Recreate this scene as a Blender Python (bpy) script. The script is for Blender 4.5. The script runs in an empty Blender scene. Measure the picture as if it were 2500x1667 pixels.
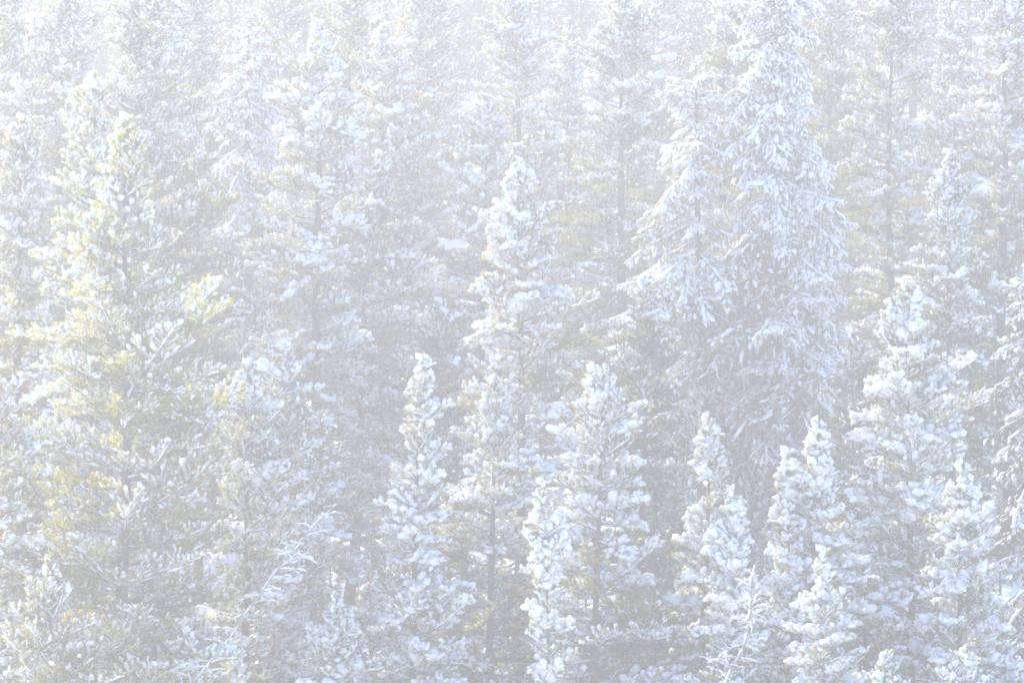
import bpy, math, random
import numpy as np
from mathutils import Matrix, Vector

R = math.radians
sc = bpy.context.scene
col = sc.collection

# ------------------------------------------------------------------ camera
FOVW = 0.18                       # frame width / distance  (200 mm lens)
cam_d = bpy.data.cameras.new('camera')
cam_d.sensor_width = 36.0
cam_d.lens = 36.0 / FOVW
cam_d.clip_end = 3000
cam = bpy.data.objects.new('camera', cam_d)
cam.location = (0, 0, 0)
cam.rotation_euler = (R(90), 0, 0)
col.objects.link(cam)
sc.camera = cam

# ------------------------------------------------------------------ light
SUN_EL, SUN_AZ = 33.0, -50.0      # azimuth: degrees to the right of the view direction (+Y)
SUN_STRENGTH, SKY_STRENGTH, EXPOSURE = 4.3, 0.15, 1.92
HAZE_DENSITY, HAZE_G = 0.0031, 0.42
world = bpy.data.worlds.new('World')
sc.world = world
world.use_nodes = True
wn = world.node_tree
bg = wn.nodes['Background']
sky = wn.nodes.new('ShaderNodeTexSky')
sky.sky_type = 'NISHITA'
sky.sun_disc = False
sky.ozone_density = 6.5
sky.dust_density = 0.0
sky.sun_elevation = R(SUN_EL)
sky.sun_rotation = R(SUN_AZ)
wn.links.new(sky.outputs[0], bg.inputs[0])
bg.inputs[1].default_value = SKY_STRENGTH

sun_d = bpy.data.lights.new('sun', 'SUN')
sun_d.energy = SUN_STRENGTH
sun_d.angle = R(0.6)
sun_d.color = (1.0, 0.88, 0.70)
sun = bpy.data.objects.new('sun', sun_d)
to_sun = Vector((math.sin(R(SUN_AZ)) * math.cos(R(SUN_EL)), math.cos(R(SUN_AZ)) * math.cos(R(SUN_EL)), math.sin(R(SUN_EL))))
sun.rotation_euler = to_sun.to_track_quat('Z', 'Y').to_euler()
sun.location = (-40, 200, 120)
col.objects.link(sun)

vs = sc.view_settings
vs.view_transform = 'Standard'
vs.look = 'None'
vs.exposure = EXPOSURE
vs.gamma = 1
vs.use_curve_mapping = False
cy = sc.cycles
cy.use_denoising = True
cy.max_bounces = 4
cy.diffuse_bounces = 2
cy.transmission_bounces = 2
cy.volume_bounces = 0
cy.adaptive_threshold = 0.02
cy.sample_clamp_indirect = 4

# ------------------------------------------------------------------ materials
def new_mat(name):
    m = bpy.data.materials.new(name)
    m.use_nodes = True
    nt = m.node_tree
    nt.nodes.clear()
    out = nt.nodes.new('ShaderNodeOutputMaterial')
    return m, nt, out

def nd(nt, typ, **kw):
    n = nt.nodes.new(typ)
    for k, v in kw.items():
        setattr(n, k, v)
    return n

def mat_snow(name, trans=0.18, scale=14.0, bump=0.35):
    m, nt, out = new_mat(name)
    tc = nd(nt, 'ShaderNodeTexCoord')
    no = nd(nt, 'ShaderNodeTexNoise')
    no.inputs['Scale'].default_value = scale
    no.inputs['Detail'].default_value = 5
    nt.links.new(tc.outputs['Object'], no.inputs['Vector'])
    bp = nd(nt, 'ShaderNodeBump')
    bp.inputs['Strength'].default_value = bump
    bp.inputs['Distance'].default_value = 0.03
    nt.links.new(no.outputs['Fac'], bp.inputs['Height'])
    ramp = nd(nt, 'ShaderNodeValToRGB')
    ramp.color_ramp.elements[0].position = 0.3
    ramp.color_ramp.elements[0].color = (0.82, 0.84, 0.87, 1)
    ramp.color_ramp.elements[1].position = 0.7
    ramp.color_ramp.elements[1].color = (0.90, 0.91, 0.92, 1)
    nt.links.new(no.outputs['Fac'], ramp.inputs['Fac'])
    d = nd(nt, 'ShaderNodeBsdfDiffuse')
    t = nd(nt, 'ShaderNodeBsdfTranslucent')
    t.inputs['Color'].default_value = (0.90, 0.90, 0.90, 1)
    nt.links.new(ramp.outputs['Color'], d.inputs['Color'])
    nt.links.new(bp.outputs['Normal'], d.inputs['Normal'])
    mx = nd(nt, 'ShaderNodeMixShader')
    mx.inputs[0].default_value = trans
    nt.links.new(d.outputs[0], mx.inputs[1])
    nt.links.new(t.outputs[0], mx.inputs[2])
    nt.links.new(mx.outputs[0], out.inputs['Surface'])
    return m

def mat_needles():
    m, nt, out = new_mat('pine_needles')
    at = nd(nt, 'ShaderNodeAttribute', attribute_name='tone')
    oi = nd(nt, 'ShaderNodeObjectInfo')
    ramp = nd(nt, 'ShaderNodeValToRGB')
    cr = ramp.color_ramp
    cr.elements[0].position = 0.0
    cr.elements[0].color = (0.06, 0.085, 0.03, 1)
    cr.elements[1].position = 0.55
    cr.elements[1].color = (0.11, 0.125, 0.03, 1)
    e = cr.elements.new(0.86); e.color = (0.17, 0.155, 0.03, 1)
    e = cr.elements.new(0.93); e.color = (0.17, 0.14, 0.035, 1)
    e = cr.elements.new(1.0); e.color = (0.18, 0.12, 0.045, 1)
    nt.links.new(at.outputs['Fac'], ramp.inputs['Fac'])
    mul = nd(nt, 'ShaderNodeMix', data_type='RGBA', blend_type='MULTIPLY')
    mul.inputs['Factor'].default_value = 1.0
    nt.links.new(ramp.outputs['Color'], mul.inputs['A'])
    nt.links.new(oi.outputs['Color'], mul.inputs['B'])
    gain = nd(nt, 'ShaderNodeMix', data_type='RGBA', blend_type='MULTIPLY')
    gain.inputs['Factor'].default_value = 1.0
    gain.inputs['B'].default_value = (3.9, 3.4, 1.6, 1)
    nt.links.new(mul.outputs['Result'], gain.inputs['A'])
    d = nd(nt, 'ShaderNodeBsdfPrincipled')
    d.inputs['Roughness'].default_value = 0.45
    t = nd(nt, 'ShaderNodeBsdfTranslucent')
    nt.links.new(mul.outputs['Result'], d.inputs['Base Color'])
    nt.links.new(gain.outputs['Result'], t.inputs['Color'])
    mx = nd(nt, 'ShaderNodeMixShader')
    mx.inputs[0].default_value = 0.5
    nt.links.new(d.outputs[0], mx.inputs[1])
    nt.links.new(t.outputs[0], mx.inputs[2])
    nt.links.new(mx.outputs[0], out.inputs['Surface'])
    return m

def mat_bark(name, c0, c1):
    m, nt, out = new_mat(name)
    tc = nd(nt, 'ShaderNodeTexCoord')
    mp = nd(nt, 'ShaderNodeMapping')
    mp.inputs['Scale'].default_value = (14, 14, 3)
    nt.links.new(tc.outputs['Object'], mp.inputs['Vector'])
    no = nd(nt, 'ShaderNodeTexNoise')
    no.inputs['Scale'].default_value = 2.0
    no.inputs['Detail'].default_value = 6
    nt.links.new(mp.outputs[0], no.inputs['Vector'])
    ramp = nd(nt, 'ShaderNodeValToRGB')
    ramp.color_ramp.elements[0].position = 0.32
    ramp.color_ramp.elements[0].color = (*c0, 1)
    ramp.color_ramp.elements[1].position = 0.68
    ramp.color_ramp.elements[1].color = (*c1, 1)
    nt.links.new(no.outputs['Fac'], ramp.inputs['Fac'])
    bp = nd(nt, 'ShaderNodeBump')
    bp.inputs['Strength'].default_value = 0.8
    bp.inputs['Distance'].default_value = 0.02
    nt.links.new(no.outputs['Fac'], bp.inputs['Height'])
    b = nd(nt, 'ShaderNodeBsdfPrincipled')
    b.inputs['Roughness'].default_value = 0.9
    nt.links.new(ramp.outputs['Color'], b.inputs['Base Color'])
    nt.links.new(bp.outputs['Normal'], b.inputs['Normal'])
    nt.links.new(b.outputs[0], out.inputs['Surface'])
    return m

M_SNOW = mat_snow('snow')
M_GROUND = mat_snow('ground_snow', trans=0.0, scale=1.2, bump=0.6)
M_NEEDLE = mat_needles()
M_BARK = mat_bark('bark', (0.06, 0.05, 0.045), (0.17, 0.14, 0.12))
M_DEAD = mat_bark('dead_wood', (0.16, 0.14, 0.12), (0.34, 0.31, 0.28))

# ------------------------------------------------------------------ ground and haze
def ground_z(x, y):
    y = np.asarray(y, float); x = np.asarray(x, float)
    key_y = [-120, -10, 10, 60, 110, 140, 225, 300, 420]
    key_z = [6, -1.6, -2.0, -15, -17.5, -13.6, 2.8, 24.0, 42.0]
    z = np.interp(y, key_y, key_z)
    far = np.clip((y - 20) / 60, 0, 1)
    z = z + far * (0.35 * np.sin(x * 0.21 + 1.3) * np.cos(y * 0.17) + 0.18 * np.sin(x * 0.63 + y * 0.41))
    return z

def mesh_from(name, V, F, mats, midx=None, smooth=True, tone=None):
    """V (n,3), F list of index arrays [(k,3) or (k,4) blocks]"""
    me = bpy.data.meshes.new(name)
    V = np.asarray(V, np.float32)
    loops = np.concatenate([f.reshape(-1) for f in F]).astype(np.int32)
    sizes = np.concatenate([np.full(len(f), f.shape[1], np.int32) for f in F])
    starts = np.concatenate([[0], np.cumsum(sizes)[:-1]]).astype(np.int32)
    me.vertices.add(len(V)); me.vertices.foreach_set('co', V.reshape(-1))
    me.loops.add(len(loops)); me.loops.foreach_set('vertex_index', loops)
    me.polygons.add(len(sizes)); me.polygons.foreach_set('loop_start', starts)
    if midx is not None:
        me.polygons.foreach_set('material_index', np.asarray(midx, np.int32))
    me.polygons.foreach_set('use_smooth', np.full(len(sizes), smooth))
    for m in mats:
        me.materials.append(m)
    if tone is not None:
        a = me.attributes.new('tone', 'FLOAT', 'POINT')
        a.data.foreach_set('value', np.asarray(tone, np.float32))
    me.update(calc_edges=True)
    return me

def link(name, data, parent=None):
    o = bpy.data.objects.new(name, data)
    col.objects.link(o)
    if parent is not None:
        o.parent = parent
    return o

gx = np.concatenate([np.linspace(-300, -60, 20), np.linspace(-58, 58, 90), np.linspace(60, 300, 20)])
gy = np.concatenate([np.linspace(-120, 100, 40), np.linspace(101, 280, 150), np.linspace(284, 420, 30)])
GX, GY = np.meshgrid(gx, gy)
GZ = ground_z(GX, GY)
nx, ny = len(gx), len(gy)
ii = np.arange((ny - 1) * nx).reshape(ny - 1, nx)[:, :-1].reshape(-1)
quads = np.stack([ii, ii + 1, ii + nx + 1, ii + nx], 1)
g = link('snowy_ground', mesh_from('snowy_ground', np.stack([GX, GY, GZ], -1).reshape(-1, 3), [quads], [M_GROUND]))
g['kind'] = 'structure'

# ------------------------------------------------------------------ branch library
UP = np.array([0, 0, 1.0])

def nrm(v):
    return v / (np.linalg.norm(v) + 1e-9)

class Buf:
    def __init__(s):
        s.V = []; s.F3 = []; s.F4 = []; s.T = []; s.M3 = []; s.M4 = []; s.n = 0
    def add(s, V, F3=None, F4=None, tone=0.0, mat=0):
        V = np.asarray(V, float)
        s.V.append(V)
        s.T.append(np.full(len(V), tone) if np.isscalar(tone) else tone)
        if F3 is not None and len(F3):
            s.F3.append(np.asarray(F3) + s.n); s.M3.append(np.full(len(F3), mat))
        if F4 is not None and len(F4):
            s.F4.append(np.asarray(F4) + s.n); s.M4.append(np.full(len(F4), mat))
        s.n += len(V)
    def arrays(s):
        V = np.concatenate(s.V); T = np.concatenate(s.T)
        F3 = np.concatenate(s.F3) if s.F3 else np.zeros((0, 3), int)
        F4 = np.concatenate(s.F4) if s.F4 else np.zeros((0, 4), int)
        M = np.concatenate((s.M3 or [np.zeros(0)]) + (s.M4 or [np.zeros(0)]))
        return V, T, F3, F4, M
    def mesh(s, name, mats, smooth=True, tone=False):
        V, T, F3, F4, M = s.arrays()
        return mesh_from(name, V, [f for f in (F3, F4) if len(f)], mats, M, smooth, T if tone else None)

def tube_frames(P):
    P = np.asarray(P, float)
    D = np.gradient(P, axis=0)
    D /= np.linalg.norm(D, axis=1)[:, None] + 1e-9
    S = np.cross(D, UP)
    bad = np.linalg.norm(S, axis=1) < 0.05
    S[bad] = np.cross(D[bad], [1.0, 0, 0])
    S /= np.linalg.norm(S, axis=1)[:, None] + 1e-9
    N = np.cross(S, D)
    return D, S, N

def add_tube(buf, P, rad, seg=5, mat=0, cap=True, sx=1.0, sz=1.0, jit=None):
    P = np.asarray(P, float); n = len(P)
    rad = np.broadcast_to(rad, (n,)).astype(float)
    D, S, N = tube_frames(P)
    a = np.linspace(0, 2 * math.pi, seg, endpoint=False)
    ca, sa = np.cos(a), np.sin(a)
    V = P[:, None, :] + rad[:, None, None] * (sx * ca[None, :, None] * S[:, None, :] + sz * sa[None, :, None] * N[:, None, :])
    if jit is not None:
        V = V + jit
    V = V.reshape(-1, 3)
    i = np.arange((n - 1) * seg); j = (i // seg) * seg + (i % seg + 1) % seg
    F4 = np.stack([i, j, j + seg, i + seg], 1)
    F3 = []
    if cap:
        V = np.concatenate([V, P[:1] - D[:1] * rad[0] * 0.4, P[-1:] + D[-1:] * rad[-1] * 0.6])
        c0, c1 = n * seg, n * seg + 1
        k = np.arange(seg); k2 = (k + 1) % seg
        F3 = np.concatenate([np.stack([np.full(seg, c0), k2, k], 1),
                             np.stack([np.full(seg, c1), (n - 1) * seg + k, (n - 1) * seg + k2], 1)])
    buf.add(V, F3, F4, mat=mat)

def add_needles(buf, rng, P, n, nl, width, tone, mat=1):
    """bottlebrush of needles along the polyline P"""
    P = np.asarray(P, float)
    s = rng.random(n) * (len(P) - 1)
    i = np.minimum(s.astype(int), len(P) - 2); f = (s - i)[:, None]
    base = P[i] * (1 - f) + P[i + 1] * f
    D, S, N = tube_frames(P)
    d = D[i]
    a = rng.random(n) * 2 * math.pi
    rad = np.cos(a)[:, None] * S[i] + np.sin(a)[:, None] * N[i]
    L = nl * (0.75 + 0.5 * rng.random(n))[:, None]
    lean = (0.25 + 0.6 * rng.random(n))[:, None]
    tip = base + L * (d * lean + rad * 0.85)
    w = np.cross(tip - base, rng.normal(size=(n, 3)))
    w /= np.linalg.norm(w, axis=1)[:, None] + 1e-9
    w *= width * 0.5
    mid = base * 0.55 + tip * 0.45
    V = np.stack([base - w * 0.6, mid - w * 0 + w, tip, ], 1)
    V[:, 0] = base - w; V[:, 1] = base + w; V[:, 2] = tip
    idx = np.arange(3 * n).reshape(n, 3)
    buf.add(V.reshape(-1, 3), idx, None, tone=np.repeat(np.clip(tone + rng.normal(size=n) * 0.07, 0, 1), 3), mat=mat)

def add_snow(buf, rng, P, r, lift=0.6, rings=7, seg=7, fat=1.0):
    """a soft loaf of snow lying on the polyline P"""
    P = np.asarray(P, float)
    t = np.linspace(0, 1, rings) * (len(P) - 1)
    i = np.minimum(t.astype(int), len(P) - 2); f = (t - i)[:, None]
    Q = P[i] * (1 - f) + P[i + 1] * f
    u = np.linspace(0, 1, rings)
    prof = np.sqrt(np.clip(1 - (2 * u - 1) ** 2 * 0.93, 0.02, 1))
    skew = 0.75 + 0.5 * u * rng.uniform(0.4, 1.3)
    ph = rng.random() * 6.28
    bump = 1 + 0.16 * np.sin(u * rng.uniform(6, 12) + ph) + 0.10 * rng.normal(size=rings)
    rad = r * prof * skew * bump
    Q = Q + UP * (rad * lift)[:, None] + rng.normal(size=Q.shape) * r * 0.06
    jit = rng.normal(size=(rings, seg, 3)) * r * 0.10
    add_tube(buf, Q, rad, seg, 0, True, sx=1.08 * fat, sz=0.88, jit=jit)

def curve(p, d, L, n, bend, rng, wob=0.05):
    """polyline from p in direction d, bending (vertical) by `bend` over its length"""
    pts = [np.array(p, float)]
    d = nrm(np.array(d, float))
    st = L / n
    for k in range(n):
        d = nrm(d + UP * bend / n + rng.normal(size=3) * wob / math.sqrt(n))
        pts.append(pts[-1] + d * st)
    return np.array(pts)

def make_branch(rng, L, kind, lod=1.0):
    wood, snow = Buf(), Buf()
    spruce = kind in ('spruce', 'sprucebare')
    q = {'heavy': 0.92, 'medium': 0.66, 'light': 0.54, 'bare': 0.64, 'spruce': 0.74, 'sprucebare': 0.74, 'dead': 1.0}[kind]   # size of the shoots
    if lod < 1: q = 1.0
    dead = kind == 'dead'
    heavy = kind in ('heavy',)
    n = max(5, int(L / 0.14))
    bend = {'heavy': 0.2, 'medium': 0.25, 'light': 0.35, 'bare': 0.2, 'spruce': -0.25, 'sprucebare': -0.25, 'dead': -0.15, 'snag': 0.1}[kind]
    ax = curve((0, 0, 0), (1, 0, 0.0), L, n, bend, rng, 0.22)
    r0 = 0.007 + 0.0085 * L
    seg = 5 if lod >= 1 else 3
    add_tube(wood, ax, np.linspace(r0, 0.004, len(ax)), seg, 0)
    shoots = []          # (polyline, size)
    twigs = []
    def at(t):
        s = t * n; i = min(int(s), n - 1); f = s - i
        return ax[i] * (1 - f) + ax[i + 1] * f, nrm(ax[i + 1] - ax[i])
    # side twigs
    gap = 0.096 * q if not dead else 0.16
    if lod < 1: gap *= 1.35
    t = max(0.12, 0.10 / L)
    side = 1
    while t < 0.97:
        p, d = at(t)
        side = -side
        ang = R(rng.uniform(38, 66)) * side
        dd = np.array([d[0] * math.cos(ang) - d[1] * math.sin(ang), d[0] * math.sin(ang) + d[1] * math.cos(ang), d[2]])
        env = min(1.0, (t + 0.12) / 0.45)          # short near the trunk, widest in the middle
        ls = (0.47 * L * (1 - t) ** 0.85 * env + 0.13) * rng.uniform(0.7, 1.2)
        ls = min(ls, 0.95)
        inner = t < 0.30 and L > 1.0
        if spruce:
            dd = dd + UP * rng.uniform(-0.45, -0.1); b = rng.uniform(-0.7, -0.2)
        elif dead:
            dd = dd + UP * rng.uniform(-0.3, 0.3); b = rng.uniform(-0.5, 0.4)
        else:
            dd = dd + UP * rng.uniform(-0.15, 0.45); b = rng.uniform(0.1, 0.8)
        m = max(3, int(ls / 0.09))
        tw = curve(p, dd, ls, m, b, rng, 0.2)
        add_tube(wood, tw, np.linspace(0.0045 + 0.003 * ls, 0.0025, len(tw)), 4 if lod >= 1 else 3, 0, cap=False)
        twigs.append(tw)
        if dead:
            if ls > 0.25:
                for _ in range(int(ls / 0.10)):
                    k = rng.integers(1, len(tw) - 1)
                    t2 = curve(tw[k], nrm(tw[k + 1] - tw[k]) + rng.normal(size=3) * 0.6, rng.uniform(0.1, 0.25), 3, 0, rng, 0.2)
                    add_tube(wood, t2, np.linspace(0.004, 0.002, len(t2)), 3, 0, cap=False)
                    twigs.append(t2)
        elif not (inner and rng.random() < 0.55):
            # the shoots this twig carries
            k0 = max(0, len(tw) - 1 - max(2, int(q * rng.uniform(0.20, 0.32) / 0.09)))
            shoots.append(tw[k0:])
            qq = 0.10
            sd = rng.choice([-1, 1])
            while qq < ls - 0.08:
                k = min(len(tw) - 2, int(qq / ls * m))
                a2 = R(rng.uniform(35, 70)) * sd; sd = -sd
                e = nrm(tw[k + 1] - tw[k])
                e2 = np.array([e[0] * math.cos(a2) - e[1] * math.sin(a2), e[0] * math.sin(a2) + e[1] * math.cos(a2), e[2]])
                e2 = e2 + UP * (rng.uniform(-0.5, -0.05) if spruce else rng.uniform(-0.1, 0.6))
                t2 = curve(tw[k], e2, q * rng.uniform(0.13, 0.27), 3, -0.3 if spruce else 0.5, rng, 0.15)
                add_tube(wood, t2, np.linspace(0.004, 0.0025, len(t2)), 3, 0, cap=False)
                shoots.append(t2)
                qq += q * rng.uniform(0.10, 0.17) * (1 if lod >= 1 else 1.35)
        t += gap / L * rng.uniform(0.7, 1.3)
    if not dead:
        shoots.append(ax[max(0, len(ax) - 3):])
        e = nrm(ax[-1] - ax[-2])
        for _ in range(3):
            t2 = curve(ax[-2], e + rng.normal(size=3) * 0.55 + UP * (0.1 if not spruce else -0.3), q * rng.uniform(0.14, 0.24), 3, 0.3, rng, 0.1)
            shoots.append(t2)
    # needles and snow loaves
    psnow = {'heavy': 0.90, 'medium': 0.66, 'light': 0.42, 'bare': 0.10, 'spruce': 0.54, 'sprucebare': 0.14, 'dead': 0}[kind]
    rs = {'heavy': 0.054, 'medium': 0.033, 'light': 0.025, 'bare': 0.026, 'spruce': 0.031, 'sprucebare': 0.03, 'dead': 0.0}[kind]
    clump = rng.random() * 6.28
    for S in shoots:
        ln = float(np.linalg.norm(np.diff(S, axis=0), axis=1).sum())
        tone = np.clip(rng.normal(0.45, 0.2), 0, 0.8)
        if rng.random() < 0.035:
            tone = rng.uniform(0.9, 1.0)
        if lod >= 1:
            add_needles(wood, rng, S, int(26 + 200 * ln), (0.078 if not spruce else 0.050) * (0.35 + 0.65 * q), 0.009, tone)
        else:
            add_needles(wood, rng, S, int(10 + 60 * ln), 0.075, 0.016, tone)
        if rng.random() < psnow:
            big = math.exp(rng.normal(0, 0.28))
            rr = rs * big
            e = nrm(S[-1] - S[0])
            Q = S.copy()
            Q[-1] = Q[-1] + e * rr * 0.5
            if lod >= 1:
                add_snow(snow, rng, Q, rr, rng.uniform(0.55, 0.9), 7, 8, rng.uniform(0.9, 1.35))
            else:
                add_snow(snow, rng, Q, rr * 1.1, 0.7, 4, 5, 1.2)
    # rime lines on the bare wood
    if lod >= 1:
        pl = 0.9 if dead else (0.25 if kind in ('bare', 'sprucebare') else 0.7)
        for tw in twigs:
            if rng.random() < pl and len(tw) > 2:
                k1 = max(2, int(len(tw) * rng.uniform(0.5, 1.0)))
                add_snow(snow, rng, tw[:k1 + 1], rng.uniform(0.008, 0.018) * (0.9 if dead else 1), 0.75, 5, 5)
        k = 0
        while k < len(ax) - 2:
            k2 = min(len(ax) - 1, k + rng.integers(3, 7))
            if k2 - k >= 2 and rng.random() < (0.35 if kind in ('bare', 'sprucebare') else 1.0):
                add_snow(snow, rng, ax[k:k2 + 1], (r0 * 0.8 + 0.012) * rng.uniform(0.8, 1.9) * (0.75 if dead else 1), 0.9, 6, 6)
            k = k2 + rng.integers(0, 2)
    if kind in ('heavy', 'medium', 'spruce') and lod >= 1 and L > 0.5:
        # bigger pillows bridging several twigs
        for _ in range(int(L * (2.2 if heavy else 1.6))):
            tw = twigs[rng.integers(0, len(twigs))]
            if len(tw) >= 3:
                a = rng.integers(0, len(tw) - 2)
                add_snow(snow, rng, tw[a:a + 4], rng.uniform(0.07, 0.11) if heavy else rng.uniform(0.034, 0.056), 0.6, 7, 8, rng.uniform(1.1, 1.5))
    if not snow.n:
        add_snow(snow, rng, ax, 0.015, 0.8, 6, 6)
    return wood, snow

LCLASS = [0.35, 0.65, 1.0, 1.45, 2.0, 2.7]
LIB, LOD = {}, {}
rng0 = np.random.default_rng(11)
MB = [M_BARK, M_NEEDLE]
for kind in ('heavy', 'medium', 'light', 'bare', 'spruce', 'sprucebare', 'dead'):
    for ci, L in enumerate(LCLASS):
        if kind == 'dead' and ci == 5:
            continue
        for v in range(3 if ci > 0 else 2):
            w, s = make_branch(rng0, L, kind)
            mw = [M_DEAD, M_NEEDLE] if kind == 'dead' else MB
            LIB.setdefault((kind, ci), []).append((w.mesh('branch_' + kind, mw, False, True), s.mesh('snow_' + kind, [M_SNOW], True)))
        if kind != 'dead':
            for v in range(2):
                w, s = make_branch(rng0, L, kind, 0.5)
                LOD.setdefault((kind, ci), []).append((w.arrays(), s.arrays()))

# ------------------------------------------------------------------ trees
K = FOVW / 2352.0                 # metres per pixel of the measured picture per metre of distance
def px2m(px, py, d):
    return (px - 1176) * K * d, (784 - py) * K * d

def layout_branches(rng, H, axis_at, reach, kind, crown_base, spacing=0.34, per=5, light_mix=0.35, droop=0.0, elev_top=58, elev_low=-8, hv=0.15, open_front=0.0, bare=0.0):
    """list of (kind, class, scale, origin, azimuth, elevation, roll)"""
    out = []
    z = H - 0.36
    ph = rng.random() * 6.28
    q = rng.uniform(0, 6.28, 4); fz = rng.uniform(0.9, 1.6, 2)
    def clump(z, az):
        return 0.5 * math.sin(fz[0] * z + az + q[0]) + 0.35 * math.sin(2.3 * fz[1] * z - 2 * az + q[1]) + 0.25 * math.sin(0.8 * z + 3 * az + q[2])
    while z > crown_base:
        f = (H - z) / max(H - crown_base, 1e-3)
        npl = per if (H - z) > 0.8 else 3
        ph += rng.uniform(0.4, 1.4)
        for k in range(npl):
            az = ph + k * 2 * math.pi / npl + rng.normal() * 0.22
            zz = z + rng.normal() * spacing * 0.25
            if zz > H - 0.28: zz = H - 0.28
            top = math.exp(-(H - zz) / 1.3)
            if kind == 'spruce':
                el = 40 * top + (1 - top) * (-14 - 16 * f) + rng.normal() * 6 - droop
            else:
                el = elev_top * top + (1 - top) * (20 + (elev_low - 20) * min(1, f * 1.15)) + rng.normal() * 9 - droop
            e = R(el)
            Lb = reach(zz, az) / max(0.45, math.cos(e))
            Lb = 0.5 * (Lb + reach(zz + Lb * math.sin(e), az) / max(0.45, math.cos(e)))
            if H - zz > 1.5 and math.sin(az) < -0.55 and rng.random() < open_front: continue
            cl = clump(zz, az)
            deep = min(1.0, (H - zz) / 2.0)
            if deep > 0.5 and cl < -0.35 and rng.random() < 0.45: continue
            Lb *= (1 + 0.26 * cl * deep) * rng.uniform(0.72, 1.10)
            if rng.random() < 0.06: Lb *= 1.22
            if Lb < 0.16: continue
            ci = int(np.argmin(np.abs(np.log(np.array(LCLASS) / Lb))))
            sc_ = Lb / LCLASS[ci]
            bk = kind
            if kind != 'spruce':
                u = rng.random()
                bk = 'light' if u < light_mix else ('heavy' if u < light_mix + hv else 'medium')
            f0 = 0.3 if bare < 0.75 else 0.12
            if f > f0 and rng.random() < bare * min(1.0, (f - f0) / 0.2):
                bk = 'sprucebare' if kind == 'spruce' else 'bare'
            out.append((bk, ci, sc_, zz, az, e, rng.normal() * 0.25))
        z -= spacing * rng.uniform(0.8, 1.2) * (0.75 if f < 0.2 else 1)
    return out

def trunk_mesh(rng, axis_at, H, r0, name='trunk'):
    b = Buf()
    zs = np.concatenate([[-0.25], np.linspace(0.05, H, 26)])
    P = np.array([axis_at(z) for z in zs])
    f = np.clip(zs / H, 0, 1)
    rad = r0 * (1 - f) ** 0.85 + 0.008 + 0.25 * r0 * np.exp(-zs.clip(0) / 0.25)
    rad *= 1 + rng.normal(size=len(zs)) * 0.04
    add_tube(b, P, rad, 9, 0)
    return b.mesh(name, [M_BARK])

def hero(name, kind, d, trunk, prof, label, cat='pine tree', seed=0, tint=(1, 1, 1), light_mix=0.35, crown=0.12, spacing=0.34, per=5,
         r0=None, dead=10, elev_top=58, elev_low=-8, group=None, droop=0, hv=0.12, open_front=0.12, wide=1.15, bare=None):
    """trunk: [(px,py) tip first, downwards]; prof: [(py, left px, right px)] half widths of the crown"""
    if d > 150: d = 150 + (d - 150) * 1.9
    rng = np.random.default_rng(1000 + seed)
    pts = [px2m(a, b, d) for a, b in trunk]
    (tx, tz) = pts[0]
    (bx, bz) = pts[-1]
    gz = float(ground_z(bx, d))
    H = tz - gz
    base = Vector((bx, d, gz))
    zz = [p[1] - gz for p in pts][::-1]; xx = [p[0] - bx for p in pts][::-1]
    if zz[0] > 0: zz = [0] + zz; xx = [xx[0]] + xx
    wob = rng.uniform(0.02, 0.06, 2); wp = rng.uniform(0, 6, 2)
    def axis_at(z):
        return np.array([np.interp(z, zz, xx) + wob[0] * math.sin(z * 0.6 + wp[0]), wob[1] * math.sin(z * 0.5 + wp[1]), z])
    pz = [(784 - p[0]) * K * d - gz for p in prof][::-1]
    pl = [p[1] * K * d for p in prof][::-1]; pr = [p[2] * K * d for p in prof][::-1]
    def reach(z, az):
        l, r = np.interp(z, pz, pl), np.interp(z, pz, pr)
        ex = math.cos(az); m = 0.5 * (l + r)
        return wide * ((r if ex > 0 else l) * ex * ex + m * (1 - ex * ex))
    root = link(name, None)
    root.location = base
    root.empty_display_size = 0.3
    root['label'] = label; root['category'] = cat
    if group: root['group'] = group
    if r0 is None: r0 = 0.011 * H + 0.02
    link('trunk', trunk_mesh(rng, axis_at, H, r0), root)
    br = layout_branches(rng, H, axis_at, reach, kind, H * crown, spacing, per, light_mix, droop, elev_top, elev_low, hv, open_front, (0.6 if d > 150 else 0.0) if bare is None else bare)
    # leader: an upright tuft at the tip
    br.append(('heavy' if kind != 'spruce' else 'spruce', 0, 1.0, H - 0.34, 0.0, R(84), 0.0))
    for k in range(dead):
        z = H * crown * rng.uniform(0.35, 1.35)
        ci = int(rng.integers(1, 4))
        br.append(('dead', ci, rng.uniform(0.8, 1.15), z, rng.random() * 6.28, R(rng.uniform(-25, 10)), 0))
    for (bk, ci, s, z, az, e, roll) in br:
        mw, ms = LIB[(bk, ci)][rng.integers(0, len(LIB[(bk, ci)]))]
        o = link('branch', mw, root)
        o.location = axis_at(z)
        M = Matrix.Rotation(az, 3, 'Z') @ Matrix.Rotation(-e, 3, 'Y') @ Matrix.Rotation(roll, 3, 'X')
        o.rotation_euler = M.to_euler()
        flip = 1 if rng.random() < 0.5 else -1
        o.scale = (s, flip * s * rng.uniform(0.9, 1.1), s)
        j = rng.uniform(0.82, 1.18)
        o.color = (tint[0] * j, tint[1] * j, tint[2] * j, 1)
        link('snow', ms, o)['kind'] = 'stuff'
    return root

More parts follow.
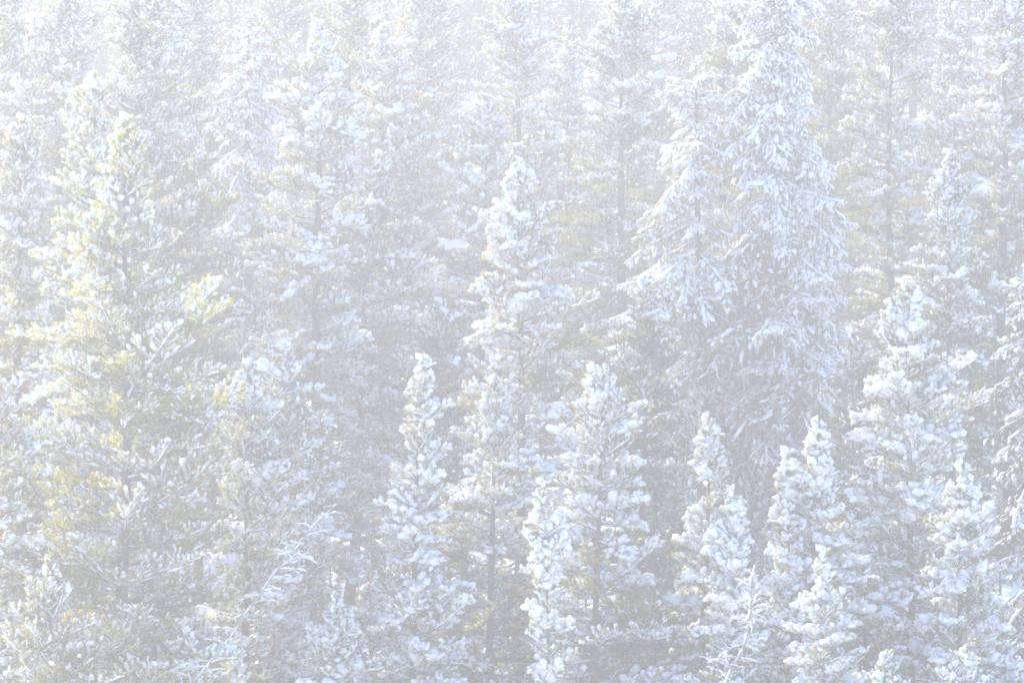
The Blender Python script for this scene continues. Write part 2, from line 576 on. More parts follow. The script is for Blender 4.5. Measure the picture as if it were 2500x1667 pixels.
# filler trees deeper in the wood: crown and snow joined per tree, eight kinds of crown
def filler_meshes(seed, H, kind, Rb):
    rng = np.random.default_rng(seed)
    ax = lambda z: np.array([0.05 * math.sin(z * 0.5 + seed), 0.05 * math.cos(z * 0.4 + seed), z])
    gaps = rng.random(8) * 6.28
    def reach(z, az):
        f = np.clip((H - z) / H, 0, 1)
        return (0.14 + Rb * f ** 0.75) * (0.85 + 0.2 * math.sin(az * 2 + gaps[0] + z)) * (1.0 if f < 0.75 else 0.85)
    br = layout_branches(rng, H, ax, reach, kind, H * 0.08, 0.40, 5, 0.7, hv=0.0, bare=0.85)
    W, S = Buf(), Buf()
    def put(buf, arr, M, off):
        V, T, F3, F4, mi = arr
        n3 = len(F3)
        V2 = V @ M.T + off
        b0 = buf.n
        buf.V.append(V2); buf.T.append(T)
        if n3: buf.F3.append(F3 + b0); buf.M3.append(mi[:n3])
        if len(F4): buf.F4.append(F4 + b0); buf.M4.append(mi[n3:])
        buf.n += len(V2)
    for (bk, ci, s, z, az, e, roll) in br:
        w, sn = LOD[(bk, ci)][rng.integers(0, 2)]
        M = np.array(Matrix.Rotation(az, 3, 'Z') @ Matrix.Rotation(-e, 3, 'Y') @ Matrix.Rotation(roll, 3, 'X')) * s
        put(W, w, M, ax(z)); put(S, sn, M, ax(z))
    return trunk_mesh(rng, ax, H, 0.011 * H + 0.02), W.mesh('crown', MB, False, True), S.mesh('snow', [M_SNOW], True)

# ---- trees one can tell apart: measured in the photograph (2352 px wide view)
HEROES = []
def T(*a, **k): HEROES.append((a, k))

LIMIT=None; HAZE=True
YEL = (1.75, 1.65, 0.8); GRN = (1, 1, 1); COOL_SHADE = (0.62, 0.72, 0.85); DARK_SHADE = (0.36, 0.43, 0.5); ORG = (1.35, 1.05, 0.75)  # needle tints: YEL mixes sunlight into yellow-green, cool and dark ones paint in shade
# --- front row
T('pine_tree', 'pine', 138, [(290, 268), (290, 700), (288, 1000), (278, 1568)],
  [(268, 4, 4), (340, 55, 55), (450, 85, 85), (620, 130, 165), (780, 215, 190), (900, 235, 230), (1050, 240, 275), (1250, 230, 290), (1568, 220, 300), (1900, 180, 220)],
  'tall broad yellow-green pine with thick dark trunk, widest crown of the front row', seed=1, open_front=0.45, hv=0.0, wide=0.95, bare=0.12, tint=YEL, light_mix=0.72, crown=0.12, r0=0.21, per=6, dead=6, spacing=0.29)
T('pine_tree', 'pine', 140, [(972, 822), (968, 900), (957, 1150), (948, 1400), (944, 1568)],
  [(822, 4, 4), (870, 26, 40), (980, 45, 60), (1040, 70, 70), (1130, 65, 95), (1230, 85, 110), (1330, 105, 135), (1450, 115, 160), (1568, 110, 160), (1800, 100, 120)],
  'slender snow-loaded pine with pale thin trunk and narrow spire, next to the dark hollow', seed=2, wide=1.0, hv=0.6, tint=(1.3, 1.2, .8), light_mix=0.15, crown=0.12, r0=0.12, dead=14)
T('pine_tree', 'pine', 145, [(1141, 866), (1134, 1000), (1128, 1250), (1126, 1500)],
  [(866, 4, 4), (920, 40, 45), (990, 45, 62), (1080, 80, 110), (1180, 115, 100), (1300, 130, 120), (1450, 140, 130), (1600, 130, 130)],
  'greenish pine tucked behind the slender spire, its lower boughs drooping to the right', seed=3, bare=0.35, light_mix=0.3, elev_low=-18)
T('pine_tree', 'pine', 135, [(1243, 1108), (1255, 1300), (1264, 1568)],
  [(1108, 4, 4), (1160, 28, 35), (1240, 50, 60), (1330, 55, 55), (1400, 75, 55), (1480, 70, 65), (1568, 70, 60), (1750, 60, 60)],
  'short very thin pine with pale stem and big separate snow pillows, between two larger pines', seed=4, wide=1.0, hv=0.6, tint=(1.25, 1.15, .8), light_mix=0.1, per=4, spacing=0.36, r0=0.075, dead=8)
T('pine_tree', 'pine', 142, [(1384, 860), (1380, 1000), (1372, 1300), (1366, 1568)],
  [(860, 10, 10), (895, 62, 62), (960, 65, 80), (1010, 90, 95), (1090, 90, 140), (1180, 90, 130), (1290, 110, 150), (1400, 120, 190), (1568, 120, 190)],
  'pine with rounded bushy top and straight grey trunk showing below it', seed=5, bare=0.35, open_front=0.3, hv=0.35, tint=(1.15, 1.1, .85), light_mix=0.15, elev_low=-12, r0=0.14, dead=20)
T('pine_tree', 'pine', 143, [(1627, 953), (1626, 1100), (1618, 1400), (1612, 1568)],
  [(953, 4, 4), (1000, 25, 25), (1060, 55, 40), (1120, 60, 60), (1200, 60, 75), (1300, 85, 85), (1420, 95, 90), (1568, 110, 90)],
  'small pine with bare pointed top and few wide-spread snowy boughs before the drooping spruce', seed=6, wide=1.0, hv=0.6, tint=(1.1, 1.1, .8), light_mix=0.12, per=4)
T('pine_tree', 'pine', 139, [(1689, 1120), (1688, 1300), (1676, 1568)],
  [(1120, 3, 3), (1180, 30, 30), (1240, 50, 45), (1330, 70, 65), (1430, 90, 75), (1568, 110, 90)],
  'little pine with arching snow-covered boughs beside the bare leaning snag', seed=7, wide=1.0, hv=0.6, light_mix=0.15, tint=(1.2, 1.15, .8))
T('pine_tree', 'pine', 141, [(1880, 962), (1872, 1100), (1865, 1300), (1862, 1568)],
  [(962, 3, 3), (1000, 25, 25), (1060, 35, 45), (1110, 60, 65), (1170, 95, 70), (1250, 120, 85), (1350, 150, 110), (1450, 170, 130), (1568, 180, 140)],
  'bushy snow-laden pine with a second lower leader on its side', seed=8, wide=1.0, hv=0.6, light_mix=0.2, tint=(1.1, 1.05, .85))
T('pine_tree', 'pine', 140.6, [(1806, 1034), (1808, 1120), (1815, 1300), (1826, 1568)],
  [(1034, 3, 3), (1065, 20, 20), (1110, 42, 25), (1180, 50, 30), (1260, 60, 35), (1400, 60, 40)],
  'small short-topped pine growing pressed against the bushy snow-laden pine', seed=9, wide=1.0, hv=0.6, light_mix=0.2, per=4, r0=0.07)
T('pine_tree', 'pine', 144, [(2073, 648), (2080, 800), (2088, 1000), (2092, 1300), (2090, 1568)],
  [(648, 4, 4), (690, 30, 30), (760, 50, 45), (830, 95, 75), (900, 105, 115), (980, 120, 185), (1050, 130, 150), (1120, 140, 120), (1200, 110, 130), (1350, 90, 150), (1568, 100, 150)],
  'tall pine with stepped pointed top rising highest over the small snowy pines', seed=10, hv=0.35, light_mix=0.3, tint=(1.05, 1.05, .85), r0=0.15, dead=16)
T('pine_tree', 'pine', 139.5, [(2210, 1062), (2206, 1200), (2206, 1568)],
  [(1062, 3, 3), (1110, 30, 28), (1170, 40, 60), (1260, 60, 110), (1340, 80, 130), (1450, 100, 150), (1568, 110, 170)],
  'small even cone-shaped pine against the dark shaded hollow', seed=11, wide=1.0, hv=0.6, light_mix=0.25)
T('pine_tree', 'pine', 134, [(1888, 1262), (1888, 1400), (1896, 1568)],
  [(1262, 3, 3), (1310, 30, 28), (1370, 40, 55), (1430, 65, 70), (1490, 90, 90), (1568, 110, 120), (1750, 110, 120)],
  'young pine with small tufted leader in front of the bushy two-topped pine', seed=12, wide=1.0, hv=0.6, light_mix=0.2, tint=(1.15, 1.1, .85), r0=0.07)
T('pine_tree', 'pine', 131.5, [(2218, 1490), (2214, 1650)],
  [(1490, 3, 3), (1520, 35, 30), (1568, 75, 45), (1650, 90, 70), (1750, 90, 80)],
  'tiny sapling pine, only its thickly snowed top showing', seed=13, hv=0.6, light_mix=0.05, r0=0.05, dead=2)
T('pine_tree', 'pine', 132, [(2040, 1500), (2040, 1700)],
  [(1500, 3, 3), (1540, 40, 35), (1600, 65, 60), (1750, 80, 80)],
  'low sapling pine half lost between the young pine and the dark trunk', seed=14, light_mix=0.25, r0=0.05, dead=2)
T('pine_tree', 'pine', 141, [(577, 834), (570, 950), (565, 1270), (560, 1568)],
  [(834, 4, 4), (880, 40, 40), (960, 60, 80), (1060, 80, 110), (1180, 80, 130), (1300, 70, 120), (1450, 90, 140), (1568, 90, 150)],
  'sparse pine with visible thin trunk touching the broad yellow-green pine', seed=15, hv=0.2, tint=(1.15, 1.1, .85), light_mix=0.5)
T('pine_tree', 'pine', 143, [(655, 790), (650, 900), (642, 1200), (632, 1568)],
  [(790, 4, 4), (840, 40, 42), (910, 50, 85), (1000, 60, 100), (1070, 70, 125), (1180, 80, 120), (1300, 80, 120), (1450, 90, 120), (1568, 100, 160)],
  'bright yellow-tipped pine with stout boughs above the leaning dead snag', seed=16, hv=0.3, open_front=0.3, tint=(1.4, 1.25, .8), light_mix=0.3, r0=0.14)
T('pine_tree', 'pine', 137, [(-20, 850), (-24, 1200), (-28, 1568)],
  [(850, 5, 5), (900, 40, 60), (1000, 80, 90), (1080, 100, 150), (1200, 110, 130), (1350, 120, 150), (1568, 120, 170)],
  'pine cut by the picture edge, gold-lit boughs reaching towards the broad yellow-green pine', seed=17, hv=0.05, tint=YEL, light_mix=0.3)
T('pine_tree', 'pine', 133, [(120, 1300), (118, 1450), (112, 1650)],
  [(1300, 4, 4), (1350, 50, 50), (1450, 100, 100), (1568, 130, 130), (1700, 130, 130)],
  'low twiggy pine crowded under the broad yellow-green pine', seed=18, tint=(1.2, 1.1, .9), hv=0, bare=0.3, light_mix=0.8, elev_low=5)
# --- middle rows
T('pine_tree', 'pine', 150.5, [(1190, 378), (1194, 500), (1196, 800), (1196, 1100)],
  [(378, 4, 4), (420, 35, 40), (480, 55, 75), (560, 60, 95), (620, 95, 80), (700, 110, 130), (770, 100, 175), (850, 125, 110), (950, 120, 120), (1150, 110, 110)],
  'pine with large white snow shelves on widely spaced boughs and a tufted spire', seed=19, bare=0.1, wide=1.25, hv=0.35, light_mix=0.12, tint=(1.3, 1.1, .8), elev_low=-18, spacing=0.36)
T('pine_tree', 'pine', 161, [(876, 352), (850, 500), (836, 700), (826, 1100), (812, 1250), (803, 1400)],
  [(352, 4, 4), (420, 45, 45), (500, 70, 85), (600, 100, 130), (680, 110, 170), (780, 110, 160), (900, 110, 170), (1050, 100, 150), (1150, 90, 120)],
  'full grey-green pine with dark trunk and finely dusted lower crown', seed=20, open_front=0.2, hv=0.2, bare=0.25, light_mix=0.65, tint=(.85, .88, .85), per=6, crown=0.19, r0=0.19)
T('pine_tree', 'pine', 158, [(731, 58), (730, 300), (728, 600), (728, 1000)],
  [(58, 4, 4), (120, 45, 45), (200, 60, 70), (300, 135, 95), (400, 110, 100), (500, 165, 120), (600, 135, 110), (700, 120, 100), (800, 180, 100), (950, 170, 110)],
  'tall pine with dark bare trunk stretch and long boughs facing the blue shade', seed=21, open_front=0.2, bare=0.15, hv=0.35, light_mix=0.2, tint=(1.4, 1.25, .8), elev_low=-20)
T('pine_tree', 'pine', 167, [(886, 60), (884, 250), (882, 480), (880, 800)],
  [(60, 4, 4), (120, 40, 40), (200, 45, 75), (300, 55, 90), (400, 75, 120), (500, 90, 120), (650, 100, 120)],
  'white-frosted pine standing in front of the orange-tinged pine', seed=22, wide=1.35, bare=0.3, light_mix=0.15, tint=(1.35, 1.2, .8))
T('pine_tree', 'pine', 176, [(962, -70), (962, 100), (960, 300), (960, 600)],
  [(-70, 4, 4), (0, 45, 45), (100, 60, 75), (180, 65, 80), (260, 75, 80), (400, 90, 100), (600, 100, 110)],
  'orange-tinged pine at the rim of the dark gap', seed=23, wide=1.35, light_mix=0.45, tint=ORG)
T('pine_tree', 'pine', 172, [(1184, -40), (1187, 150), (1190, 300), (1192, 600)],
  [(-40, 4, 4), (30, 55, 55), (120, 60, 60), (200, 65, 75), (300, 75, 80), (420, 110, 110), (600, 120, 120)],
  'pale frosted pine on the far rim of the dark gap', seed=24, wide=1.35, bare=0.3, light_mix=0.25, tint=(1.45, 1.25, .8))
T('pine_tree', 'pine', 166, [(1116, 222), (1112, 400), (1110, 700)],
  [(222, 4, 4), (270, 50, 50), (360, 80, 75), (450, 85, 90), (560, 90, 100), (750, 90, 100)],
  'mid-sized frosted pine directly behind the tufted spire', seed=25, bare=0.5, light_mix=0.3, tint=(1.1, 1.1, .85))
T('pine_tree', 'pine', 178, [(1304, 48), (1304, 200), (1304, 500)],
  [(48, 3, 3), (110, 30, 35), (200, 50, 55), (300, 60, 65), (450, 75, 75)],
  'thin pale spire among the sunlit mist between two straight trunks', seed=26, wide=1.35, light_mix=0.2, tint=(1.1, 1.1, .85))
T('pine_tree', 'pine', 168, [(1428, -30), (1428, 200), (1426, 560), (1426, 800)],
  [(-30, 4, 4), (40, 60, 60), (150, 85, 75), (250, 85, 80), (350, 95, 70), (450, 105, 80), (560, 130, 70), (650, 140, 90), (800, 120, 90)],
  'straight-trunked pine with one-sided drooping boughs and a bare arched branch', seed=27, wide=1.35, light_mix=0.25, tint=(1.05, 1.05, .85), elev_low=-26)
T('spruce_tree', 'spruce', 160, [(1592, 132), (1600, 300), (1608, 550), (1614, 760)],
  [(132, 5, 5), (170, 70, 40), (260, 100, 60), (380, 100, 80), (480, 130, 80), (590, 195, 70), (680, 160, 80), (780, 175, 90), (900, 170, 100)],
  'slim snow-hung spruce with a bent tip, thin dark trunk in view', cat='spruce tree', seed=28, tint=GRN, per=5)
T('spruce_tree', 'spruce', 160, [(1786, -260), (1787, 200), (1788, 500), (1786, 1050)],
  [(-260, 4, 4), (-100, 70, 65), (0, 95, 85), (200, 115, 100), (300, 130, 110), (400, 145, 125), (500, 160, 140), (600, 175, 160), (700, 195, 190), (800, 205, 180), (900, 195, 170), (1050, 180, 160)],
  'largest drooping spruce, long blue-shaded snow fingers hanging from every bough', cat='spruce tree', seed=29, crown=0.03, tint=COOL_SHADE, bare=0.4, per=6, spacing=0.33, r0=0.2, dead=3)
T('pine_tree', 'pine', 165, [(1700, -40), (1702, 150), (1704, 500)],
  [(-40, 4, 4), (40, 60, 60), (150, 80, 80), (260, 85, 85), (400, 90, 90), (600, 90, 90)],
  'sun-bleached pine half behind the drooping spruce', seed=30, wide=1.35, bare=0.75, light_mix=0.3, tint=(1.2, 1.15, .85))
T('pine_tree', 'pine', 166, [(2046, -90), (2046, 200), (2044, 500), (2044, 800)],
  [(-90, 4, 4), (-20, 50, 50), (80, 65, 75), (200, 75, 95), (300, 80, 90), (420, 90, 80), (560, 80, 70), (700, 80, 70)],
  'tall pine with long dark trunk dividing the shaded stand', seed=31, wide=1.35, light_mix=0.4, tint=(1.1, 1.1, .85), elev_low=-22, spacing=0.4, r0=0.17)
T('pine_tree', 'pine', 176, [(1905, -50), (1908, 200), (1910, 500)],
  [(-50, 4, 4), (30, 60, 60), (150, 80, 70), (300, 80, 80), (500, 90, 90)],
  'misty pine between the drooping spruce and the long dark trunk', seed=32, wide=1.35, bare=0.8, light_mix=0.45, tint=(1.1, 1.05, .85))
T('pine_tree', 'pine', 176, [(2196, 14), (2196, 150), (2200, 400)],
  [(14, 4, 4), (60, 28, 35), (140, 50, 55), (230, 75, 70), (400, 85, 85)],
  'frosted spire standing clear against the violet dark corner', seed=33, wide=1.35, light_mix=0.25, tint=COOL_SHADE)
T('pine_tree', 'pine', 164, [(2306, -110), (2306, 200), (2304, 560), (2302, 800)],
  [(-110, 4, 4), (-30, 45, 45), (80, 70, 70), (200, 85, 80), (320, 95, 85), (450, 95, 80), (560, 90, 80), (750, 90, 80)],
  'tall bright-topped pine with straight trunk beside the violet dark corner', seed=34, wide=1.35, light_mix=0.3, tint=(1.1, 1.05, .9), elev_low=-22)
T('pine_tree', 'pine', 156, [(2178, 350), (2180, 500), (2184, 900)],
  [(350, 4, 4), (410, 35, 35), (480, 55, 60), (560, 70, 75), (640, 85, 90), (740, 80, 100), (900, 90, 110)],
  'blue-shaded pine filling the space behind the stepped pointed top', seed=35, bare=0.7, light_mix=0.3, tint=COOL_SHADE, elev_low=-15)
T('spruce_tree', 'spruce', 152, [(2385, 560), (2385, 700), (2385, 1100)],
  [(560, 4, 4), (640, 50, 50), (740, 80, 80), (850, 110, 110), (960, 130, 120), (1100, 110, 120)],
  'shaded spruce with hanging snow fingers beside the dark hollow', cat='spruce tree', seed=36, tint=DARK_SHADE, bare=0.9)
T('pine_tree', 'pine', 158, [(316, -70), (316, 150), (314, 420), (312, 700)],
  [(-70, 4, 4), (10, 60, 60), (120, 80, 95), (250, 90, 115), (380, 110, 130), (500, 120, 160), (620, 130, 180), (760, 130, 150)],
  'tall misty pine right behind the broad yellow-green pine', seed=37, wide=1.35, light_mix=0.45, tint=(1.2, 1.1, .85), per=6)
T('pine_tree', 'pine', 148, [(216, 170), (216, 300), (214, 470), (212, 800)],
  [(170, 4, 4), (230, 45, 40), (320, 65, 50), (420, 80, 60), (520, 120, 70), (640, 130, 90), (800, 140, 100)],
  'golden pine shoulder to shoulder with the broad yellow-green pine', seed=38, hv=0.05, light_mix=0.4, tint=YEL)
T('pine_tree', 'pine', 164, [(142, -40), (140, 150), (138, 320), (136, 600)],
  [(-40, 4, 4), (40, 65, 60), (150, 85, 80), (260, 95, 85), (400, 100, 90), (600, 110, 100)],
  'sun-dazzled pine fading into bright mist near the golden pine', seed=39, wide=1.35, light_mix=0.35, tint=(1.15, 1.1, .9))
T('pine_tree', 'pine', 150, [(48, 270), (46, 400), (44, 700)],
  [(270, 4, 4), (330, 45, 40), (430, 60, 50), (540, 70, 60), (680, 85, 75), (850, 90, 80)],
  'slim orange-flecked pine with dark lower trunk near the golden pine', seed=40, bare=0.6, light_mix=0.35, tint=(1.35, 1.1, .8), crown=0.25)
T('pine_tree', 'pine', 170, [(420, -80), (418, 100), (416, 400)],
  [(-80, 4, 4), (0, 60, 60), (120, 75, 80), (250, 80, 95), (400, 90, 110), (600, 90, 110)],
  'narrow misty pine next to the blue-shaded thicket', seed=41, wide=1.35, light_mix=0.45, tint=(1.15, 1.1, .85))
T('spruce_tree', 'spruce', 168, [(572, 20), (570, 250), (568, 600)],
  [(20, 4, 4), (100, 50, 55), (220, 80, 90), (340, 90, 100), (460, 95, 100), (600, 100, 90), (780, 100, 90)],
  'dim blue-grey spruce in the shaded thicket, snow only on its boughs', cat='spruce tree', seed=42, bare=0.7, tint=DARK_SHADE)
T('pine_tree', 'pine', 178, [(656, -90), (655, 100), (654, 400)],
  [(-90, 4, 4), (0, 60, 60), (120, 70, 60), (260, 75, 70), (400, 80, 80)],
  'dark-stemmed pine closing the shaded thicket', seed=43, wide=1.35, bare=0.8, light_mix=0.5, tint=(.9, .9, .85))
T('pine_tree', 'pine', 172, [(800, -60), (800, 100), (800, 500)],
  [(-60, 4, 4), (20, 55, 55), (140, 70, 70), (260, 80, 70), (450, 85, 80)],
  'frosty pine wedged behind the tall pine with bare trunk stretch', seed=44, wide=1.35, bare=0.75, light_mix=0.4, tint=(1.1, 1.1, .85))
T('pine_tree', 'pine', 160, [(460, 330), (458, 500), (456, 800)],
  [(330, 4, 4), (400, 45, 45), (500, 70, 70), (620, 85, 80), (760, 90, 95), (950, 90, 90)],
  'half-shaded pine in the dim pocket behind the broad yellow-green pine', seed=46, bare=0.4, light_mix=0.5, tint=(.95, .95, .85))
T('pine_tree', 'pine', 152, [(1480, 640), (1480, 800), (1478, 1100)],
  [(640, 4, 4), (700, 40, 40), (800, 70, 70), (900, 90, 85), (1050, 90, 95), (1250, 100, 100)],
  'dim pine in the gap between rounded bushy top and drooping spruce', seed=47, bare=0.95, light_mix=0.5, tint=COOL_SHADE)

T('pine_tree', 'pine', 138.5, [(772, 1385), (770, 1500), (768, 1700)],
  [(1385, 4, 4), (1420, 40, 40), (1500, 75, 70), (1600, 90, 90), (1800, 90, 90)],
  'low heavily snowed pine at the mouth of the dark hollow', seed=49, light_mix=0.1, r0=0.06, dead=3)
T('pine_tree', 'pine', 183, [(1512, -60), (1512, 200), (1512, 500)],
  [(-60, 4, 4), (20, 50, 50), (140, 65, 65), (300, 75, 75), (500, 80, 80)],
  'faint pine glowing in the mist behind the bent-tipped spruce', seed=50, wide=1.35, light_mix=0.4, tint=(1.1, 1.1, .9))
T('pine_tree', 'pine', 149, [(1992, 1120), (1990, 1250), (1988, 1500)],
  [(1120, 4, 4), (1180, 45, 45), (1260, 65, 65), (1400, 80, 80), (1568, 85, 85)],
  'shaded young pine tucked behind the tall pine with stepped pointed top', seed=51, bare=0.6, light_mix=0.4, tint=COOL_SHADE, r0=0.08)

T('pine_tree', 'pine', 146, [(1022, 1130), (1022, 1250), (1020, 1500)],
  [(1130, 4, 4), (1180, 35, 35), (1260, 60, 60), (1400, 80, 80), (1568, 85, 85)],
  'dim green young pine squeezed between the slender spire and the pine behind it', seed=52, light_mix=0.6, bare=0.4, r0=0.07)
T('pine_tree', 'pine', 144, [(845, 1345), (845, 1450), (845, 1600)],
  [(1345, 4, 4), (1385, 40, 40), (1450, 60, 60), (1600, 80, 80)],
  'small arching pine below the thick dark trunk in the hollow', seed=53, light_mix=0.2, r0=0.06, dead=2)
T('pine_tree', 'pine', 157, [(1010, 690), (1008, 850), (1006, 1100)],
  [(690, 4, 4), (740, 40, 40), (840, 65, 65), (950, 80, 80), (1100, 85, 85)],
  'dark nearly snowless pine deep in the hollow behind the slender spire', seed=54, light_mix=1.0, bare=1.0, tint=DARK_SHADE, r0=0.09)
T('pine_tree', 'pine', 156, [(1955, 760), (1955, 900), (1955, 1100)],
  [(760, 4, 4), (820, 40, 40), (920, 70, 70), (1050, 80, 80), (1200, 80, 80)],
  'dark nearly snowless pine between the drooping spruce and the stepped pointed top', seed=55, light_mix=1.0, bare=1.0, tint=DARK_SHADE, r0=0.09)
T('pine_tree', 'pine', 165, [(10, -60), (10, 200), (10, 400)],
  [(-60, 4, 4), (20, 55, 55), (150, 80, 80), (300, 90, 90), (500, 95, 95)],
  'bright misty pine beyond the slim orange-flecked pine', seed=56, light_mix=0.4, tint=(1.15, 1.1, .9))

for a, k in HEROES:
    if LIMIT is None or k.get('seed') in LIMIT:
        hero(*a[:5], **{**k, 'label': a[5]})

# ---- dead snags
def snag(d, trunk, label, seed, r0, nbr, snowy=1.0, lean_az=None):
    rng = np.random.default_rng(seed)
    pts = [px2m(a, b, d) for a, b in trunk]
    bx, bz = pts[-1]
    gz = float(ground_z(bx, d))
    zz = [p[1] - gz for p in pts][::-1]; xx = [p[0] - bx for p in pts][::-1]
    slope = (xx[1] - xx[0]) / (zz[1] - zz[0])
    zz = [0] + zz; xx = [-slope * zz[1]] + xx
    H = zz[-1]
    axis_at = lambda z: np.array([np.interp(z, zz, xx) + 0.05 * math.sin(z * 2.1 + seed) + 0.02 * math.sin(z * 6.3), 0.05 * math.sin(z * 1.3), z])
    root = link('dead_snag', None)
    root.location = (bx, d, gz)
    root['label'] = label; root['category'] = 'dead tree'
    me = trunk_mesh(rng, axis_at, H, r0)
    me.materials[0] = M_DEAD
    tr = link('trunk', me, root)
    b = Buf()
    z = H * 0.1
    while z < H - 0.2:
        n = rng.uniform(0.15, 0.6)
        zs = np.linspace(z, min(H, z + n), 8)
        P = np.array([axis_at(q) for q in zs]) + np.array([-0.6 * r0, -0.5 * r0, 0])
        add_snow(b, rng, P, r0 * rng.uniform(0.4, 0.7) * (1 - 0.6 * z / H) * snowy + 0.012, 0.2, 9, 7)
        z += n + rng.uniform(0.05, 0.4)
    link('snow', b.mesh('snow', [M_SNOW]), tr)['kind'] = 'stuff'
    for k in range(nbr):
        z = H * rng.uniform(0.3, 0.99)
        f = 1 - z / H
        L = rng.uniform(0.5, 1.0) * (0.5 + 1.3 * f)
        ci = int(np.argmin(np.abs(np.log(np.array(LCLASS[:5]) / L))))
        mw, ms = LIB[('dead', ci)][rng.integers(0, len(LIB[('dead', ci)]))]
        o = link('branch', mw, root)
        o.location = axis_at(z)
        o.rotation_euler = (Matrix.Rotation(rng.random() * 6.28, 3, 'Z') @ Matrix.Rotation(-R(rng.uniform(-25, 40)), 3, 'Y')).to_euler()
        s = L / LCLASS[ci]
        o.scale = (s, s, s)
        link('snow', ms, o)['kind'] = 'stuff'

if LIMIT is None:
    snag(133.5, [(1741, 1292), (1728, 1363), (1713, 1458), (1672, 1568)], 'bare leaning snag plastered white with snow', 501, 0.07, 70, 0.9)
    snag(134.5, [(775, 1150), (726, 1196), (668, 1275), (605, 1357)], 'fine-twigged dead snag leaning over beside the dark hollow', 502, 0.04, 60, 0.4)

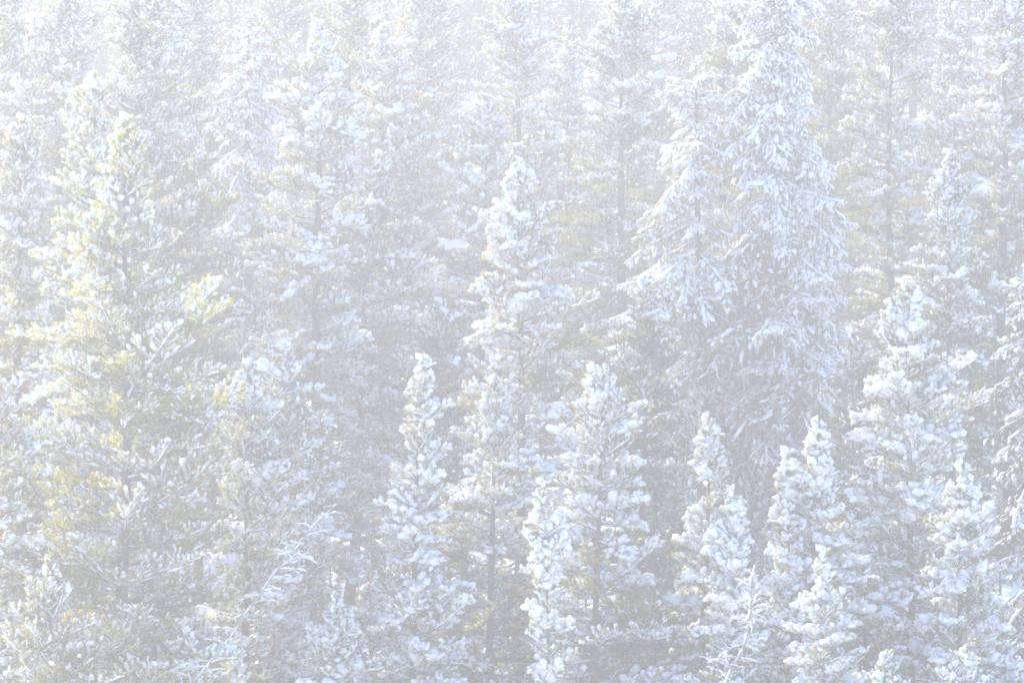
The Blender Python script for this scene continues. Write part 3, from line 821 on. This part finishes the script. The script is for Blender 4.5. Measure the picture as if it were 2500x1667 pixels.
# ---- the wood behind
if LIMIT is None:
    kinds = []
    for i, (H, kd, Rb) in enumerate([(13, 'pine', 2.6), (15, 'pine', 2.8), (12, 'spruce', 2.6), (14, 'pine', 2.2), (16, 'spruce', 3.0), (11, 'pine', 2.4)]):
        kinds.append((H, kd, filler_meshes(700 + i, H, kd, Rb)))
    rng = np.random.default_rng(77)
    taken = [(o.location.x, o.location.y) for o in bpy.data.objects if o.get('category')]
    nfill = 0
    def filler(x, y, k, s, rz, label, group):
        H, kd, (mt, mc, ms) = kinds[k]
        root = link('pine_tree' if kd == 'pine' else 'spruce_tree', None)
        root.location = (x, y, float(ground_z(x, y)))
        root.rotation_euler = (0, 0, rz)
        root.scale = (s, s, s)
        root['label'] = label; root['category'] = 'pine tree' if kd == 'pine' else 'spruce tree'; root['group'] = group
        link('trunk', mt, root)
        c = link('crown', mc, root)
        c.color = (0.45, 0.5, 0.55, 1)  # needle colour darkened to stand in for shade inside the wood
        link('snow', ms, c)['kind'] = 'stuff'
    def far_enough(x, y, lim):
        return min((x - a) ** 2 + (y - b) ** 2 for a, b in taken) >= lim * lim
    def scatter(n, y0, y1, lim, s0, s1, pine_label, spruce_label, what, shade_left=0.0):
        c = t = 0
        while c < n and t < 6000:
            t += 1
            y = rng.uniform(y0, y1)
            hw = FOVW * y / 2 + 4
            x = rng.uniform(-hw - shade_left, hw)
            if not far_enough(x, y, lim): continue
            # the dark gap of the photograph: a narrow clearing seen end-on
            if 180 < y < 215 and abs(x - (1078 - 1176) * K * y) < 1.5: continue
            taken.append((x, y))
            k = int(rng.integers(0, 6))
            pine = kinds[k][1] == 'pine'
            filler(x, y, k, rng.uniform(s0, s1), rng.random() * 6.28, pine_label if pine else spruce_label, ('pines ' if pine else 'spruces ') + what)
            c += 1
        print('scatter', what, c)
    scatter(26, 152, 206, 3.0, 0.3, 0.55, 'half-hidden snow-dusted pine in the shade between the front trees', 'half-hidden drooping spruce in the shade between the front trees', 'in the shade between the front trees')
    scatter(130, 206, 290, 3.2, 0.85, 1.15, 'hazy snow-dusted pine deep in the stand behind the front trees', 'hazy drooping spruce deep in the stand behind the front trees', 'deep in the wood', 4.0)
    # the same stand carried on unseen towards the sun, added to shade its interior
    for k in range(18):
        yy = 152 + (k // 2) * 7.0 + rng.uniform(-1.5, 1.5)
        xx = -FOVW * yy / 2 - (3.0 if k % 2 else 8.5) - rng.uniform(0, 2.5)
        taken.append((xx, yy))
        filler(xx, yy, [0, 1, 3, 1, 4, 0, 1, 2, 1][k % 9], rng.uniform(0.95, 1.1), rng.random() * 6.28, 'tall unseen snow-dusted conifer, added beyond the sun-dazzled pine to shade the stand', 'unseen conifers added towards the sun to shade the stand')
    scatter(150, 141, 205, 1.1, 0.16, 0.34, 'low young pine on the shaded snow floor beneath the tall trees', 'low young spruce on the shaded snow floor beneath the tall trees', 'young and low on the forest floor')
    for k, (xx, yy) in enumerate([(-3.9, 176.9), (-3.9, 173.4), (-3.5, 172.6), (1.3, 189.4), (1.1, 188.3), (2.2, 168.7), (5.0, 166.9), (4.8, 167.6), (15.3, 176.9), (15.5, 175.8), (-9.8, 187.1), (3.7, 212.3), (14.6, 170.3), (-9.1, 174.2), (-9.6, 175.0)]):
        taken.append((xx, yy))
        pine = kinds[k % 6][1] == 'pine'
        filler(xx, yy, k % 6, 0.24 + 0.03 * (k % 4), k * 1.7, 'low young %s on the shaded snow floor beneath the tall trees' % ('pine' if pine else 'spruce'), ('pines' if pine else 'spruces') + ' young and low on the forest floor')
    for xx, yy in ((17.6, 249.0), (18.6, 246.5)):
        filler(xx, yy, 1, 1.0, xx, 'hazy snow-dusted pine deep in the stand behind the front trees', 'pines deep in the wood')
    scatter(75, 142.5, 160, 0.85, 0.2, 0.4, 'low young pine on the shaded snow floor beneath the tall trees', 'low young spruce on the shaded snow floor beneath the tall trees', 'young and low on the forest floor')

# ------------------------------------------------------------------ the misty air
if HAZE:
    m, nt, out = new_mat('haze')
    pv = nd(nt, 'ShaderNodeVolumePrincipled')
    pv.inputs['Color'].default_value = (0.945, 0.945, 0.945, 1)
    pv.inputs['Density'].default_value = HAZE_DENSITY
    pv.inputs['Anisotropy'].default_value = HAZE_G
    nt.links.new(pv.outputs[0], out.inputs['Volume'])
    x0, x1, y0, y1, z0, z1 = -310, 310, -130, 430, -19, 62
    V = [(x0, y0, z0), (x1, y0, z0), (x1, y1, z0), (x0, y1, z0), (x0, y0, z1), (x1, y0, z1), (x1, y1, z1), (x0, y1, z1)]
    F = np.array([(0, 3, 2, 1), (4, 5, 6, 7), (0, 1, 5, 4), (1, 2, 6, 5), (2, 3, 7, 6), (3, 0, 4, 7)])
    hz = link('haze', mesh_from('haze', V, [F], [m], smooth=False))
    hz['kind'] = 'stuff'
